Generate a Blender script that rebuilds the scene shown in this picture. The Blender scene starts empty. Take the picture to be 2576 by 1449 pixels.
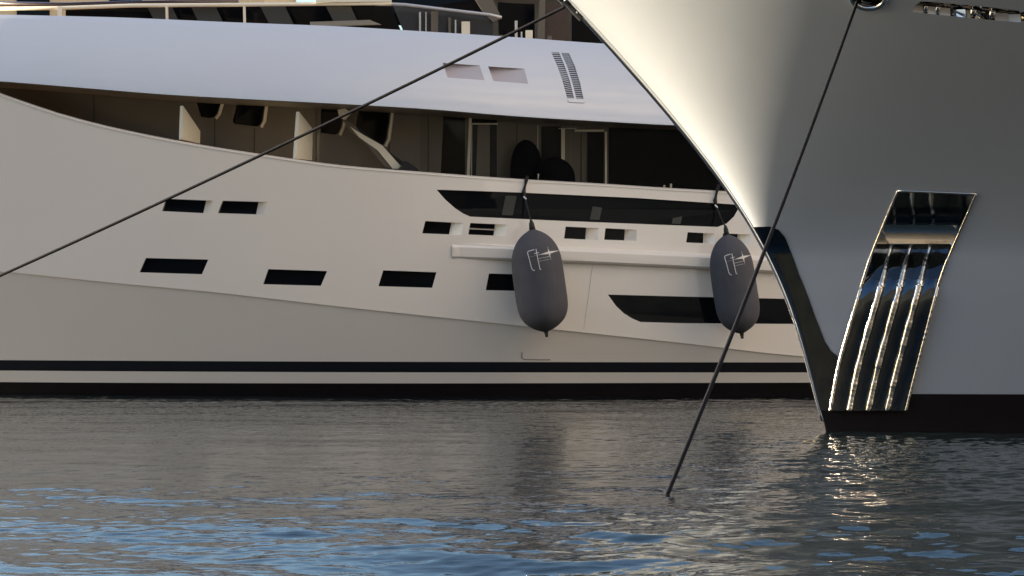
import bpy, math, random
import numpy as np
from mathutils import Vector
from mathutils.geometry import delaunay_2d_cdt

# ------------------------------------------------------------------ camera, sky, sun, exposure
SC = bpy.context.scene
W0, H0, F, HY, CH = 2576.0, 1449.0, 7200.0, 800.0, 1.667      # picture units, focal length, horizon row, eye height
cd = bpy.data.cameras.new('camera'); cam = bpy.data.objects.new('camera', cd)
SC.collection.objects.link(cam); SC.camera = cam
cam.location = (0, 0, CH); cam.rotation_euler = (math.radians(90), 0, 0)
cd.sensor_width = 36.0; cd.lens = 36.0 * F / W0; cd.shift_y = (HY - H0 / 2) / W0
cd.clip_start = 0.5; cd.clip_end = 4000

SUN_EL, SUN_AZ = math.radians(10), math.atan2(-0.955, 0.295)     # low sun, from the left and a little behind the boats
sd = Vector((math.cos(SUN_EL) * math.sin(SUN_AZ), math.cos(SUN_EL) * math.cos(SUN_AZ), math.sin(SUN_EL)))
FILL_GLOW = 9.5  # strength of the warm glow added to the sky
world = bpy.data.worlds.new('World'); SC.world = world; world.use_nodes = True
nt = world.node_tree; nt.nodes.clear()
sky = nt.nodes.new('ShaderNodeTexSky'); sky.sky_type = 'NISHITA'; sky.sun_disc = False
sky.sun_elevation = SUN_EL; sky.sun_rotation = SUN_AZ; sky.air_density = 1.0; sky.dust_density = 1.5; sky.ozone_density = 3.0
bg = nt.nodes.new('ShaderNodeBackground'); bg.inputs[1].default_value = 0.06
ow = nt.nodes.new('ShaderNodeOutputWorld')
tn = nt.nodes.new('ShaderNodeMix'); tn.data_type = 'RGBA'; tn.blend_type = 'MULTIPLY'; tn.inputs[0].default_value = 1.0
tn.inputs[7].default_value = (1.08, 1.0, 0.94, 1)
nt.links.new(sky.outputs[0], tn.inputs[6])
# warm cloud-like glow added to the unseen sky as fill light, opposite the sun (towards the right, behind the camera)
def wn(op, a, b=None, c=None):
    n = nt.nodes.new('ShaderNodeMath'); n.operation = op
    for i, v in enumerate((a, b, c)):
        if v is None: continue
        if hasattr(v, 'links'): nt.links.new(v, n.inputs[i])
        else: n.inputs[i].default_value = v
    return n.outputs[0]
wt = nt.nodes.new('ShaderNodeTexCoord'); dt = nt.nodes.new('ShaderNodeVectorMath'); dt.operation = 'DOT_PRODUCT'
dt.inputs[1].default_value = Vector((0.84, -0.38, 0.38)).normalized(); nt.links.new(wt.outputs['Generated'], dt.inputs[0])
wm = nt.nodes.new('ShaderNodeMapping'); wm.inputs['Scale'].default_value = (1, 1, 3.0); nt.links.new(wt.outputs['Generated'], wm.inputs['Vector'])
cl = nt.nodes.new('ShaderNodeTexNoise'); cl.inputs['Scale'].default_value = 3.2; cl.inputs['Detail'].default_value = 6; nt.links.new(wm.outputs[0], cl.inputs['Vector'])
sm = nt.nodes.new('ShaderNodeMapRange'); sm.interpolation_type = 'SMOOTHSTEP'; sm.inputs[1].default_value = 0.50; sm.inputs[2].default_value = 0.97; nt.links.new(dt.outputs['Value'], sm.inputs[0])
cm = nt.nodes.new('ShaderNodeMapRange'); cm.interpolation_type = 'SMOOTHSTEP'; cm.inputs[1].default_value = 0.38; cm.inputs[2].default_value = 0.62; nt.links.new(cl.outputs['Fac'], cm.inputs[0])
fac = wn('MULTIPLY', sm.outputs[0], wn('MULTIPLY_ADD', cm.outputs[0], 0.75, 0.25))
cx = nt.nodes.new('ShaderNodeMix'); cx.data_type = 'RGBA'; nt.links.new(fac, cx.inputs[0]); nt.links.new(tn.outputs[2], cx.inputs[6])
cx.inputs[7].default_value = (FILL_GLOW * 1.0, FILL_GLOW * 0.78, FILL_GLOW * 0.54, 1); nt.links.new(cx.outputs[2], bg.inputs[0]); nt.links.new(bg.outputs[0], ow.inputs[0])
sl = bpy.data.lights.new('sun', 'SUN'); sl.energy = 3.1; sl.angle = math.radians(0.5); sl.color = (1.0, 0.82, 0.59)
so = bpy.data.objects.new('sun', sl); SC.collection.objects.link(so)
so.rotation_euler = sd.to_track_quat('Z', 'Y').to_euler()
SC.view_settings.view_transform = 'Standard'; SC.view_settings.look = 'None'
SC.view_settings.exposure = 2.66; SC.view_settings.gamma = 1.0
SC.cycles.max_bounces = 8; SC.cycles.glossy_bounces = 5; SC.cycles.diffuse_bounces = 4
SC.cycles.use_denoising = True; SC.cycles.sample_clamp_indirect = 20.0; SC.cycles.blur_glossy = 0.3
random.seed(7); rng = np.random.default_rng(7)

# ------------------------------------------------------------------ materials
MAT = {}
def mat(name, col, rough=0.5, metal=0.0, coat=0.0, coat_rough=0.03, spec=0.5, ior=1.45, noise=None, bump=None):
    """noise=(scale, amount) varies the colour a little; bump=(scale, strength, distance) ripples the surface."""
    m = bpy.data.materials.new(name); m.use_nodes = True; n = m.node_tree.nodes; L = m.node_tree.links
    p = n['Principled BSDF']
    p.inputs['Base Color'].default_value = (*col, 1); p.inputs['Roughness'].default_value = rough
    p.inputs['Metallic'].default_value = metal; p.inputs['Coat Weight'].default_value = coat
    p.inputs['Coat Roughness'].default_value = coat_rough; p.inputs['Specular IOR Level'].default_value = spec
    p.inputs['IOR'].default_value = ior
    tc = n.new('ShaderNodeTexCoord')
    if noise:
        t = n.new('ShaderNodeTexNoise'); t.inputs['Scale'].default_value = noise[0]; t.inputs['Detail'].default_value = 5
        r = n.new('ShaderNodeMix'); r.data_type = 'RGBA'
        r.inputs[6].default_value = (*[c * (1 - noise[1]) for c in col], 1)
        r.inputs[7].default_value = (*[min(1, c * (1 + noise[1])) for c in col], 1)
        L.new(tc.outputs['Object'], t.inputs['Vector']); L.new(t.outputs['Fac'], r.inputs[0]); L.new(r.outputs[2], p.inputs['Base Color'])
    if bump:
        t = n.new('ShaderNodeTexNoise'); t.inputs['Scale'].default_value = bump[0]; t.inputs['Detail'].default_value = 3
        if len(bump) > 3:
            mp = n.new('ShaderNodeMapping'); mp.inputs['Scale'].default_value = bump[3]
            L.new(tc.outputs['Object'], mp.inputs['Vector']); L.new(mp.outputs[0], t.inputs['Vector'])
        else:
            L.new(tc.outputs['Object'], t.inputs['Vector'])
        b = n.new('ShaderNodeBump'); b.inputs['Strength'].default_value = bump[1]; b.inputs['Distance'].default_value = bump[2]
        L.new(t.outputs['Fac'], b.inputs['Height']); L.new(b.outputs[0], p.inputs['Normal'])
        if coat: L.new(b.outputs[0], p.inputs['Coat Normal'])
    MAT[name] = m
    return m
mat('white_gelcoat', (0.84, 0.765, 0.68), 0.30, coat=1.0, coat_rough=0.04, noise=(0.4, 0.04), bump=(0.45, 0.35, 0.06, (1.0, 1.0, 0.6)))
mat('sky_tinted_gelcoat', (0.60, 0.62, 0.67), 0.25, coat=1.0, coat_rough=0.03, noise=(0.5, 0.03), bump=(0.35, 0.35, 0.10, (1.0, 1.0, 2.5)))  # same white paint, with the sky's cool light put into its colour
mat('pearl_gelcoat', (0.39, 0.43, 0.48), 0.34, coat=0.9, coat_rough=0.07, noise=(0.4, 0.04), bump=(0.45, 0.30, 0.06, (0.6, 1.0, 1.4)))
mat('black_paint', (0.012, 0.013, 0.017), 0.30, coat=0.2, noise=(3, 0.2))
mat('boot_top_black', (0.010, 0.008, 0.009), 0.55, spec=0.15, noise=(2.5, 0.3), bump=(4, 0.2, 0.01))
mat('tinted_glass', (0.004, 0.005, 0.007), 0.03, spec=0.12)
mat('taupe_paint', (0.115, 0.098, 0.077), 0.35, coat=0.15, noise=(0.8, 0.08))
mat('cream_paint', (0.80, 0.74, 0.60), 0.4, coat=0.3, noise=(2, 0.04))
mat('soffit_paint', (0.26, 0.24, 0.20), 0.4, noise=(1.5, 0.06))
mat('slot_glint_white', (0.9, 0.9, 0.9), 0.3, coat=0.5)  # white for the facets that imitate glints in the slot
mat('dim_panel', (0.045, 0.045, 0.04), 0.5)
mat('teak_deck', (0.25, 0.16, 0.09), 0.6, noise=(6, 0.25))
mat('polished_steel', (0.62, 0.62, 0.62), 0.07, metal=1.0, noise=(5, 0.08), bump=(2.2, 0.35, 0.01, (1.0, 1.0, 0.25)))
mat('dark_reflect_steel', (0.085, 0.105, 0.13), 0.08, metal=1.0, noise=(4, 0.35), bump=(1.8, 0.35, 0.008, (1.0, 1.0, 0.15)))  # polished steel with its dark reflections put into the base colour
mat('recess_shade_paint', (0.52, 0.47, 0.48), 0.35, coat=0.3, noise=(2, 0.05))  # shade inside the moulding recesses put into a darker paint colour
mat('rib_steel', (0.80, 0.76, 0.70), 0.20, metal=1.0, bump=(9, 0.5, 0.012, (1.0, 1.0, 0.25)))
mat('brushed_steel', (0.55, 0.55, 0.55), 0.22, metal=1.0, noise=(20, 0.15), bump=(12, 0.4, 0.01, (1.0, 1.0, 0.2)))
mat('fender_cloth', (0.072, 0.071, 0.081), 0.9, noise=(3, 0.22), bump=(7, 0.6, 0.03, (1.0, 1.0, 0.35)))
mat('emblem_print', (0.62, 0.60, 0.57), 0.7, noise=(30, 0.1))
mat('navy_rope', (0.004, 0.005, 0.009), 0.9, spec=0.2, noise=(60, 0.5), bump=(45, 0.8, 0.01))
mat('black_rubber', (0.012, 0.012, 0.014), 0.6, noise=(20, 0.2))
mat('reflection_dark', (0.003, 0.003, 0.005), 0.95, spec=0.1, noise=(6, 0.2))  # near-black of the bodies that stand in for bow reflections
mat('louvre_metal', (0.50, 0.50, 0.52), 0.4, metal=0.3, noise=(20, 0.1))
mat('seam_sealant', (0.30, 0.28, 0.25), 0.6, noise=(5, 0.1))
mat('mahogany', (0.035, 0.014, 0.011), 0.25, coat=0.5, noise=(5, 0.4))
mat('sandstone', (0.20, 0.17, 0.13), 0.9, noise=(0.6, 0.15), bump=(3, 0.4, 0.05))
mat('pale_sandstone', (0.60, 0.47, 0.30), 0.9, noise=(0.6, 0.15))
mat('quay_stone', (0.12, 0.11, 0.10), 0.9, noise=(0.8, 0.2), bump=(3, 0.4, 0.05))
mat('roof_tile', (0.16, 0.08, 0.05), 0.9, noise=(4, 0.25))

# ------------------------------------------------------------------ helpers
def link(o, parent=None):
    SC.collection.objects.link(o)
    if parent: o.parent = parent
    return o
def thing(name, label, cat, group=None):
    return tag(link(bpy.data.objects.new(name, None)), label, cat, group)
def tag(o, label, cat, group=None):
    o['label'] = label; o['category'] = cat
    if group: o['group'] = group
    return o
def mesh(name, vs, fs, m, parent=None, normals=None, smooth=False):
    me = bpy.data.meshes.new(name)
    me.from_pydata([tuple(v) for v in vs], [], [tuple(f) for f in fs])
    me.materials.append(MAT[m])
    if smooth or normals is not None: me.polygons.foreach_set('use_smooth', [True] * len(me.polygons))
    me.update()
    if normals is not None: me.normals_split_custom_set_from_vertices([tuple(n) for n in normals])
    return link(bpy.data.objects.new(name, me), parent)
class MB:
    """collects boxes, prisms and tubes; build() links them as one mesh"""
    def __init__(s): s.v, s.f = [], []
    def add(s, vs, fs):
        b = len(s.v); s.v += [tuple(v) for v in vs]; s.f += [tuple(b + i for i in f) for f in fs]; return s
    def box(s, x0, x1, y0, y1, z0, z1):
        return s.add([(x, y, z) for z in (z0, z1) for y in (y0, y1) for x in (x0, x1)],
                     [(0, 2, 3, 1), (4, 5, 7, 6), (0, 1, 5, 4), (2, 6, 7, 3), (0, 4, 6, 2), (1, 3, 7, 5)])
    def prism(s, front, back):
        n = len(front)
        return s.add(list(front) + list(back), [tuple(range(n)), tuple(range(2 * n - 1, n - 1, -1))] +
                     [(i, n + i, n + (i + 1) % n, (i + 1) % n) for i in range(n)])
    def tube(s, pts, r, n=10, jitter=0.0):
        P = [Vector(p) for p in pts]; vs, fs = [], []
        up = Vector((0, 0, 1))
        for i, p in enumerate(P):
            t = (P[min(i + 1, len(P) - 1)] - P[max(i - 1, 0)]).normalized()
            a = t.cross(up if abs(t.z) < 0.95 else Vector((0, 1, 0))).normalized(); b = t.cross(a)
            rr = (r[i] if hasattr(r, '__len__') else r) * (1 + jitter * random.uniform(-1, 1))
            for k in range(n):
                an = 2 * math.pi * k / n
                vs.append(p + (a * math.cos(an) + b * math.sin(an)) * rr)
        for i in range(len(P) - 1):
            for k in range(n):
                fs.append((i * n + k, i * n + (k + 1) % n, (i + 1) * n + (k + 1) % n, (i + 1) * n + k))
        fs += [tuple(range(n - 1, -1, -1)), tuple((len(P) - 1) * n + k for k in range(n))]
        return s.add(vs, fs)
    def build(s, name, m, parent=None, smooth=False):
        o = mesh(name, s.v, s.f, m, parent, smooth=smooth)
        return o
def ray(px, py, Y):
    return Vector(((px - W0 / 2) * Y / F, Y, CH - (py - HY) * Y / F))
def hitS(px, py, S, dy=0.0):
    Y = 60.0
    for _ in range(12):
        p = ray(px, py, Y); Y = S(p.x, p.z) + dy
    return ray(px, py, Y)
def curve(pts):
    a = np.array(pts, float)
    return lambda x: float(np.interp(x, a[:, 0], a[:, 1]))
def smooth_curve(pts):
    """monotone cubic through the points"""
    a = np.array(pts, float); x, y = a[:, 0], a[:, 1]; h = np.diff(x); dl = np.diff(y) / h; m = np.zeros(len(x))
    m[0], m[-1] = dl[0], dl[-1]
    for i in range(1, len(x) - 1):
        m[i] = 0 if dl[i - 1] * dl[i] <= 0 else 2 / (1 / dl[i - 1] + 1 / dl[i])
    def f(t):
        i = int(min(max(np.searchsorted(x, t) - 1, 0), len(h) - 1)); u = (t - x[i]) / h[i]
        if u < 0: return y[0] + (t - x[0]) * m[0]
        if u > 1: return y[-1] + (t - x[-1]) * m[-1]
        return ((2*u**3 - 3*u*u + 1) * y[i] + (u**3 - 2*u*u + u) * h[i] * m[i] + (-2*u**3 + 3*u*u) * y[i+1] + (u**3 - u*u) * h[i] * m[i+1])
    return f
def inside(P, poly):
    x, y = P[:, 0], P[:, 1]; r = np.zeros(len(P), bool); n = len(poly)
    for i in range(n):
        x0, y0 = poly[i]; x1, y1 = poly[(i + 1) % n]
        if y0 == y1: continue
        c = ((y0 > y) != (y1 > y)) & (x < (x1 - x0) * (y - y0) / (y1 - y0) + x0)
        r ^= c
    return r
def densify(poly, step):
    out = []
    for i in range(len(poly)):
        a, b = poly[i], poly[(i + 1) % len(poly)]
        n = max(1, int(math.hypot(b[0] - a[0], b[1] - a[1]) / step))
        out += [(a[0] + (b[0] - a[0]) * k / n, a[1] + (b[1] - a[1]) * k / n) for k in range(n)]
    return out
def sheet(name, outer, holes, P3, m, parent, step=(0.4, 0.25), edge=0.5):
    """a curved sheet over a 2-D outline with openings; P3 maps the outline's plane to space; normals come from P3"""
    loops = [densify(outer, edge)] + [densify(h, edge) for h in holes]
    vs, es = [], []
    for lp in loops:
        b = len(vs); vs += lp; es += [(b + i, b + (i + 1) % len(lp)) for i in range(len(lp))]
    a = np.array(outer); gx = np.arange(a[:, 0].min() + step[0] / 2, a[:, 0].max(), step[0]); gy = np.arange(a[:, 1].min() + step[1] / 2, a[:, 1].max(), step[1])
    G = np.array([(x, y) for x in gx for y in gy]).reshape(-1, 2)
    if len(G):
        ok = inside(G, loops[0])
        for h in loops[1:]: ok &= ~inside(G, h)
        G = G[ok]; V = np.array(vs)
        keep = np.array([np.min(np.hypot(*(V - g).T)) > min(step) * 0.3 for g in G]) if len(G) else []
        vs += [tuple(g) for g in (G[keep] if len(G) else [])]
    ov, oe, of, *_ = delaunay_2d_cdt([Vector(v) for v in vs], es, [], 0, 1e-6)
    ov = [(v.x, v.y) for v in ov]; c = np.array([np.mean([ov[i] for i in f], axis=0) for f in of])
    ok = inside(c, loops[0])
    for h in loops[1:]: ok &= ~inside(c, h)
    of = [f for f, k in zip(of, ok) if k]
    P = [Vector(P3(*v)) for v in ov]; N = []; e = 0.012
    for (x, y) in ov:
        n = (Vector(P3(x + e, y)) - Vector(P3(x - e, y))).cross(Vector(P3(x, y + e)) - Vector(P3(x, y - e)))
        N.append(n.normalized() if n.length > 0 else Vector((0, -1, 0)))
    # faces wound to agree with the normals
    F2 = []
    for f in of:
        n = (P[f[1]] - P[f[0]]).cross(P[f[2]] - P[f[0]])
        F2.append(f if n.dot(N[f[0]]) >= 0 else f[::-1])
    return mesh(name, P, F2, m, parent, normals=N)
def strip(pa, pb, closed=False):
    n = len(pa); k = n if closed else n - 1
    return list(pa) + list(pb), [(i, (i + 1) % n, n + (i + 1) % n, n + i) for i in range(k)]

# ------------------------------------------------------------------ water (real waves, finest where the camera sees them)
def build_water():
    half = W0 / 2 / F
    kin = np.linspace(-half * 1.06, half * 1.06, 520); d = kin[1] - kin[0]; out = [kin[-1]]; s = d
    while out[-1] < 60: s *= 1.22; out.append(out[-1] + s)
    out = np.array(out[1:]); K = np.concatenate([-out[::-1], kin, out])
    yin = [17.6]
    while yin[-1] < 61.5: yin.append(yin[-1] + 0.030 + 0.0009 * (yin[-1] - 17))
    fwd = [yin[-1]]; s = 0.06
    while fwd[-1] < 2500: s *= 1.25; fwd.append(fwd[-1] + s)
    back = [17.6]; s = 0.05
    while back[-1] > -150: s *= 1.25; back.append(back[-1] - s)
    Yv = np.array(back[1:][::-1] + yin + fwd[1:])
    g = np.maximum(Yv, 17.6)
    X = np.outer(g, K); Y = np.repeat(Yv[:, None], len(K), 1)
    Z = np.zeros_like(X); r = np.random.default_rng(11)
    def waves(n, lo, hi, slope, main, spread):
        z = np.zeros_like(X)
        for i in range(n):
            lam = lo * (hi / lo) ** r.random(); k = 2 * math.pi / lam; a = main + spread * r.normal()
            ph = r.random() * 6.28
            z += slope / k * np.sin(k * (X * math.cos(a) + Y * math.sin(a)) + ph + 0.6 * np.sin(0.37 * k * (X * math.sin(a) - Y * math.cos(a)) + ph * 2))
        return z * math.sqrt(2.0 / n)
    def patch(l0, seed):
        q = np.random.default_rng(seed); z = np.zeros_like(X)
        for i in range(9):
            k = 2 * math.pi / (l0 * (0.6 + q.random())); a = q.random() * 6.28
            z += np.sin(k * (X * math.cos(a) * 0.7 + Y * math.sin(a)) + q.random() * 6.28)
        return 1 / (1 + np.exp(-z * 0.9))
    swell = waves(14, 1.6, 4.5, 0.020, 1.35, 0.5)
    mid = waves(26, 0.35, 1.2, 0.030, 1.45, 0.55)
    fine = waves(34, 0.10, 0.34, 0.030, 1.5, 0.8)
    p1, p2 = patch(7, 3), patch(3.5, 5)
    near = np.clip((32 - Y) / 12, 0, 1)
    Z = swell * (0.45 + 2.3 * near) + mid * (0.62 + 1.25 * near) * (0.4 + 1.1 * p1) + fine * (0.5 + 1.0 * p2 + 0.5 * near)
    # rings where the mooring rope enters the water
    rx, ry = ROPE_IN; R = np.hypot(X - rx, (Y - ry)); Z += 0.010 * np.exp(-R / 1.6) * np.cos(R * 6.0)
    gl = np.exp(-((X - 5.0) / 2.6) ** 2 - ((Y - 33) / 7.5) ** 2); g2 = np.exp(-((X - 3.0) / 2.2) ** 2 - ((Y - 20.5) / 3.5) ** 2)
    Z += gl * (fine * 3.4 + mid * 2.2) + g2 * (mid * 0.6 + swell * 1.2)
    flat = np.clip((np.abs(X) / g[:, None] - half * 1.05) * 8, 0, 1) + (Y < 17) + (Y > 62)
    Z *= 1 - np.clip(flat, 0, 1) * 0.999
    nr, nc = X.shape; V = np.stack([X, Y, Z], -1).reshape(-1, 3).astype(np.float32)
    i = np.arange(nr - 1)[:, None] * nc + np.arange(nc - 1)[None, :]
    Q = np.stack([i, i + 1, i + nc + 1, i + nc], -1).reshape(-1).astype(np.int32)
    me = bpy.data.meshes.new('water'); me.vertices.add(len(V)); me.vertices.foreach_set('co', V.ravel())
    nf = len(Q) // 4; me.loops.add(len(Q)); me.loops.foreach_set('vertex_index', Q)
    me.polygons.add(nf); me.polygons.foreach_set('loop_start', np.arange(0, len(Q), 4, dtype=np.int32))
    me.polygons.foreach_set('use_smooth', np.ones(nf, bool)); me.update(calc_edges=True)
    m = mat('harbour_water', (0.008, 0.014, 0.018), 0.02, spec=0.5, ior=1.333, bump=(9.0, 0.22, 0.02, (0.45, 1.0, 1.0)))
    me.materials.append(m)
    o = link(bpy.data.objects.new('water', me)); o['kind'] = 'structure'
ROPE_IN = tuple(ray(1681, 1240, F * CH / (1240 - HY)))[:2]
build_water()

# ================================================================== YACHT A (behind, seen side-on)
def baseY(X):
    y = 60 + 0.13 * X
    if X < 0: y += 0.020 * X ** 2
    return y
def to_xz(pts):   # px curve -> function X -> Z near the hull plane
    out = []
    for px, py in pts:
        p = hitS(px, py, lambda X, Z: baseY(X)); out.append((p.x, p.z))
    return out
chine = smooth_curve(to_xz([(-1400, 560), (-600, 640), (0, 683), (300, 713), (517, 733), (853, 771), (1322, 821), (1717, 863), (2017, 896), (2700, 930), (3900, 945)]))
bulw = smooth_curve(to_xz([(-1400, 130), (-600, 180), (-60, 219), (0, 240), (67, 264), (167, 297), (300, 331), (500, 370), (683, 398), (859, 422), (1059, 438), (1292, 455), (1526, 468), (1717, 480), (2100, 498), (3900, 530)]))
brlo = smooth_curve(to_xz([(-1400, 125), (-600, 175), (-60, 210), (0, 213), (233, 230), (433, 245), (667, 257), (859, 266), (1059, 277), (1326, 297), (1526, 308), (1706, 317), (2100, 330), (3900, 350)]))
crease = smooth_curve(to_xz([(-1400, 40), (-600, 42), (0, 47), (500, 62), (859, 75), (1092, 88), (1292, 100), (1526, 115), (2000, 140), (3900, 170)]))
brtop = smooth_curve(to_xz([(-1400, 30), (-600, 32), (0, 38), (300, 41), (600, 51), (859, 59), (1059, 70), (1292, 83), (1509, 98), (2000, 122), (3900, 150)]))
def SU(X, Z): return baseY(X) - (0.03 + 0.016 * min(14, max(0, 3 - X))) * (Z - 3.0)                                   # upper hull side
def SL(X, Z): zc = chine(X); return SU(X, zc) + 0.035 + 0.40 * (zc - Z) * (1 + 0.03 * max(0, -X)) # under the knuckle
def SB(X, Z):                                                                       # overhanging deck moulding
    z0 = brlo(X); h = max(0, (Z - z0)); return SU(X, z0) - 0.12 + 0.20 * h + 0.27 * h * h
def SBT(X, Z): zc = crease(X); return SB(X, zc) + 1.3 * (Z - zc)
XL, XR = -19.0, 24.0
xs = list(np.arange(XL, XR + 0.01, 0.5))
A = thing('motor_yacht', 'white motor yacht lying side-on behind, with black waterline stripes and dark hull windows', 'yacht')

def P(px, py, S=SU, dy=0.0): return hitS(px, py, S, dy)
def xz(pts, S=SU): return [(p.x, p.z) for p in (P(*q, S) for q in pts)]
# openings in the upper hull: plain flush windows and windows with a sloping inner reveal on their right
plain = [
 [(367, 649), (524, 653), (508, 690), (351, 685)], [(675, 677), (823, 682), (807, 719), (662, 715)],
 [(964, 680), (1098, 685), (1087, 724), (952, 720)], [(1230, 688), (1368, 692), (1358, 733), (1222, 730)]]
ramps = [
 [(418, 500), (516, 504), (509, 535), (407, 531), (537, 505), (528, 537)],
 [(560, 505), (648, 508), (642, 539), (548, 536), (674, 508), (663, 540)],
 [(1070, 556), (1135, 560), (1129, 589), (1062, 587), (1166, 561), (1161, 591)],
 [(1183, 561), (1245, 564), (1241, 593), (1178, 590), (1276, 565), (1272, 594)],
 [(1423, 570), (1475, 572), (1473, 602), (1419, 600), (1506, 574), (1504, 604)],
 [(1523, 574), (1573, 577), (1571, 605), (1520, 603), (1602, 578), (1601, 606)],
 [(1730, 584), (1771, 586), (1770, 612), (1726, 610), (1800, 588), (1797, 613)],
 [(1819, 587), (1857, 589), (1856, 614), (1815, 612), (1888, 590), (1886, 615)]]
longw = [(1098, 477), (1300, 484), (1600, 498), (1845, 514), (1858, 517), (1856, 528), (1846, 545), (1828, 562), (1805, 571), (1600, 563), (1400, 555), (1183, 545), (1165, 537), (1145, 524), (1120, 502)]
lroww = [(1529, 741), (1717, 746), (1990, 752), (2080, 755), (2080, 817), (1985, 815), (1717, 813), (1611, 810), (1590, 801), (1569, 788), (1550, 770)]
holes = [xz(h) for h in plain + [longw, lroww]] + [xz([r[0], r[4], r[5], r[3]]) for r in ramps]
upper = [(x, chine(x)) for x in xs] + [(x, bulw(x)) for x in xs[::-1]]
P3 = lambda S: (lambda x, z: (x, S(x, z), z))
sheet('hull', upper, holes, P3(SU), 'white_gelcoat', A)
# under the knuckle, down to the stripes
zs1 = smooth_curve(to_xz([(-1400, 905), (0, 908), (2000, 912), (3900, 918)])); zs2 = smooth_curve(to_xz([(-1400, 933), (0, 935), (2000, 937.5), (3900, 940)]))
zs3 = smooth_curve(to_xz([(-1400, 967), (0, 965), (2000, 963.5), (3900, 962)]))
def band(name, f0, f1, m, S=SL, stp=(0.5, 0.3)):
    return sheet(name, [(x, f0(x)) for x in xs] + [(x, f1(x)) for x in xs[::-1]], [], P3(S), m, A, step=stp)
band('lower_hull', zs1, lambda x: chine(x) + 0.0, 'white_gelcoat')
band('waterline_stripe', zs2, zs1, 'black_paint', stp=(0.5, 0.5))
band('lower_hull', zs3, zs2, 'white_gelcoat', stp=(0.5, 0.5))
band('boot_top', lambda x: -0.7, zs3, 'boot_top_black', stp=(0.5, 0.5))
# step closing the knuckle
b = MB(); b.add(*strip([(x, SU(x, chine(x)), chine(x)) for x in xs], [(x, SL(x, chine(x)) + 0.01, chine(x)) for x in xs])); b.build('chine', 'white_gelcoat', A)
# far side of the hull, transom, decks
CY = 66.5
far = MB()
far.add(*strip([(x, max(2 * CY - SU(x, 2), CY), -0.7) for x in xs], [(x, max(2 * CY - SU(x, 5), CY), bulw(x)) for x in xs]))
far.add([(XR, SU(XR, 2), -0.7), (XR, 2 * CY - SU(XR, 2), -0.7), (XR, 2 * CY - SU(XR, 5), bulw(XR)), (XR, SU(XR, 5), bulw(XR))], [(0, 1, 2, 3)])
far.build('far_side', 'white_gelcoat', A)
DZ = smooth_curve([(-25, 5.4), (-10, 4.75), (0, 4.0), (24, 3.7)])
dk = MB(); dk.add(*strip([(x, SU(x, DZ(x)) + 0.12, DZ(x)) for x in xs], [(x, 2 * CY - SU(x, DZ(x)) - 0.05, DZ(x)) for x in xs])); dk.build('side_deck', 'teak_deck', A)
# bulwark: inner face and rounded cap
cap = MB(); prof = [(-0.015, -0.01), (-0.015, 0.02), (0.05, 0.045), (0.16, 0.045), (0.19, 0.0)]
rows = [[(x, SU(x, bulw(x)) + a, bulw(x) + c) for x in xs if x > -11.5] for a, c in prof]
for r0, r1 in zip(rows, rows[1:]): cap.add(*strip(r0, r1))
cap.build('bulwark_cap', 'white_gelcoat', A, smooth=True)
iw = MB(); iw.add(*strip([(x, SU(x, bulw(x)) + 0.17, bulw(x)) for x in xs], [(x, SU(x, DZ(x)) + 0.17, DZ(x)) for x in xs])); iw.build('bulwark_lining', 'taupe_paint', A)

# windows of the upper hull
def flush_window(poly, dep, name='window', frame='white_gelcoat'):
    g = [P(*q) for q in poly]; n = len(g); w = [p + Vector((0, dep, 0)) for p in g]
    o = mesh(name, w, [tuple(range(n - 1, -1, -1))] if False else [tuple(range(n))], 'tinted_glass', A)
    v, f = strip(g, w, True); mesh('window_frame', v, f, frame, o)
    return o
for h in plain: flush_window(h, 0.09)
lw = flush_window(longw, 0.05); flush_window(lroww, 0.05)
# panels seen through the tinted glass of the long window
for (x0, x1) in ((1262, 1290), (1484, 1508), (1690, 1712)):
    q = [P(x0 + 10, 492 + (x0 - 1262) * 0.055, SU, 0.047), P(x1 + 10, 493 + (x0 - 1262) * 0.055, SU, 0.047), P(x1, 542 + (x0 - 1262) * 0.05, SU, 0.047), P(x0, 541 + (x0 - 1262) * 0.05, SU, 0.047)]
    mesh('blind', q, [(0, 1, 2, 3)], 'dim_panel', lw)
for r in ramps:
    TL, TR, BR, BL, RT, RB = [P(*q) for q in r]; d = Vector((0, 0.20, 0))
    o = mesh('window', [TL + d, TR + d, BR + d, BL + d], [(0, 1, 2, 3)], 'tinted_glass', A)
    mesh('window_recess', [TL, RT, RB, BL, TL + d, TR + d, BR + d, BL + d], [(0, 1, 5, 4), (1, 2, 6, 5), (2, 3, 7, 6), (3, 0, 4, 7)], 'white_gelcoat', o)
    if r is ramps[3]:
        b = MB(); a0 = TL.lerp(BL, 0.45) + d * 0.8; a1 = TR.lerp(BR, 0.45) + d * 0.8; b.tube([a0, a1], 0.018, 6); b.build('window_bar', 'polished_steel', o)

# rubbing strake
b = MB(); st = [(1138, 616), (1300, 622), (1500, 630), (1717, 640), (1930, 651), (2080, 658)]; sb = [(1138, 650), (1300, 655), (1500, 663), (1717, 673), (1930, 685), (2080, 692)]
def row(pts, dy, dz=0.0): return [P(*q) + Vector((0, dy, dz)) for q in pts]
rt = [row(st, 0.02, 0.05), row(st, -0.13), row(st, -0.17, -0.05), row(sb, -0.17, 0.04), row(sb, -0.13), row(sb, 0.02, -0.03)]
for r0 in rt:
    r0[0] = r0[0] + Vector((0, 0.0, 0)); 
    if r0 is not rt[0] and r0 is not rt[5]: r0[0] = Vector((r0[0].x, r0[0].y + 0.12, r0[0].z)); r0.insert(1, Vector((rt[0][0].x + 0.15, r0[1].y - 0.0, r0[0].z + 0)))
    else: r0.insert(1, r0[0] + Vector((0.15, 0, 0)))
for r0, r1 in zip(rt, rt[1:]): b.add(*strip(r0, r1))
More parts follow.
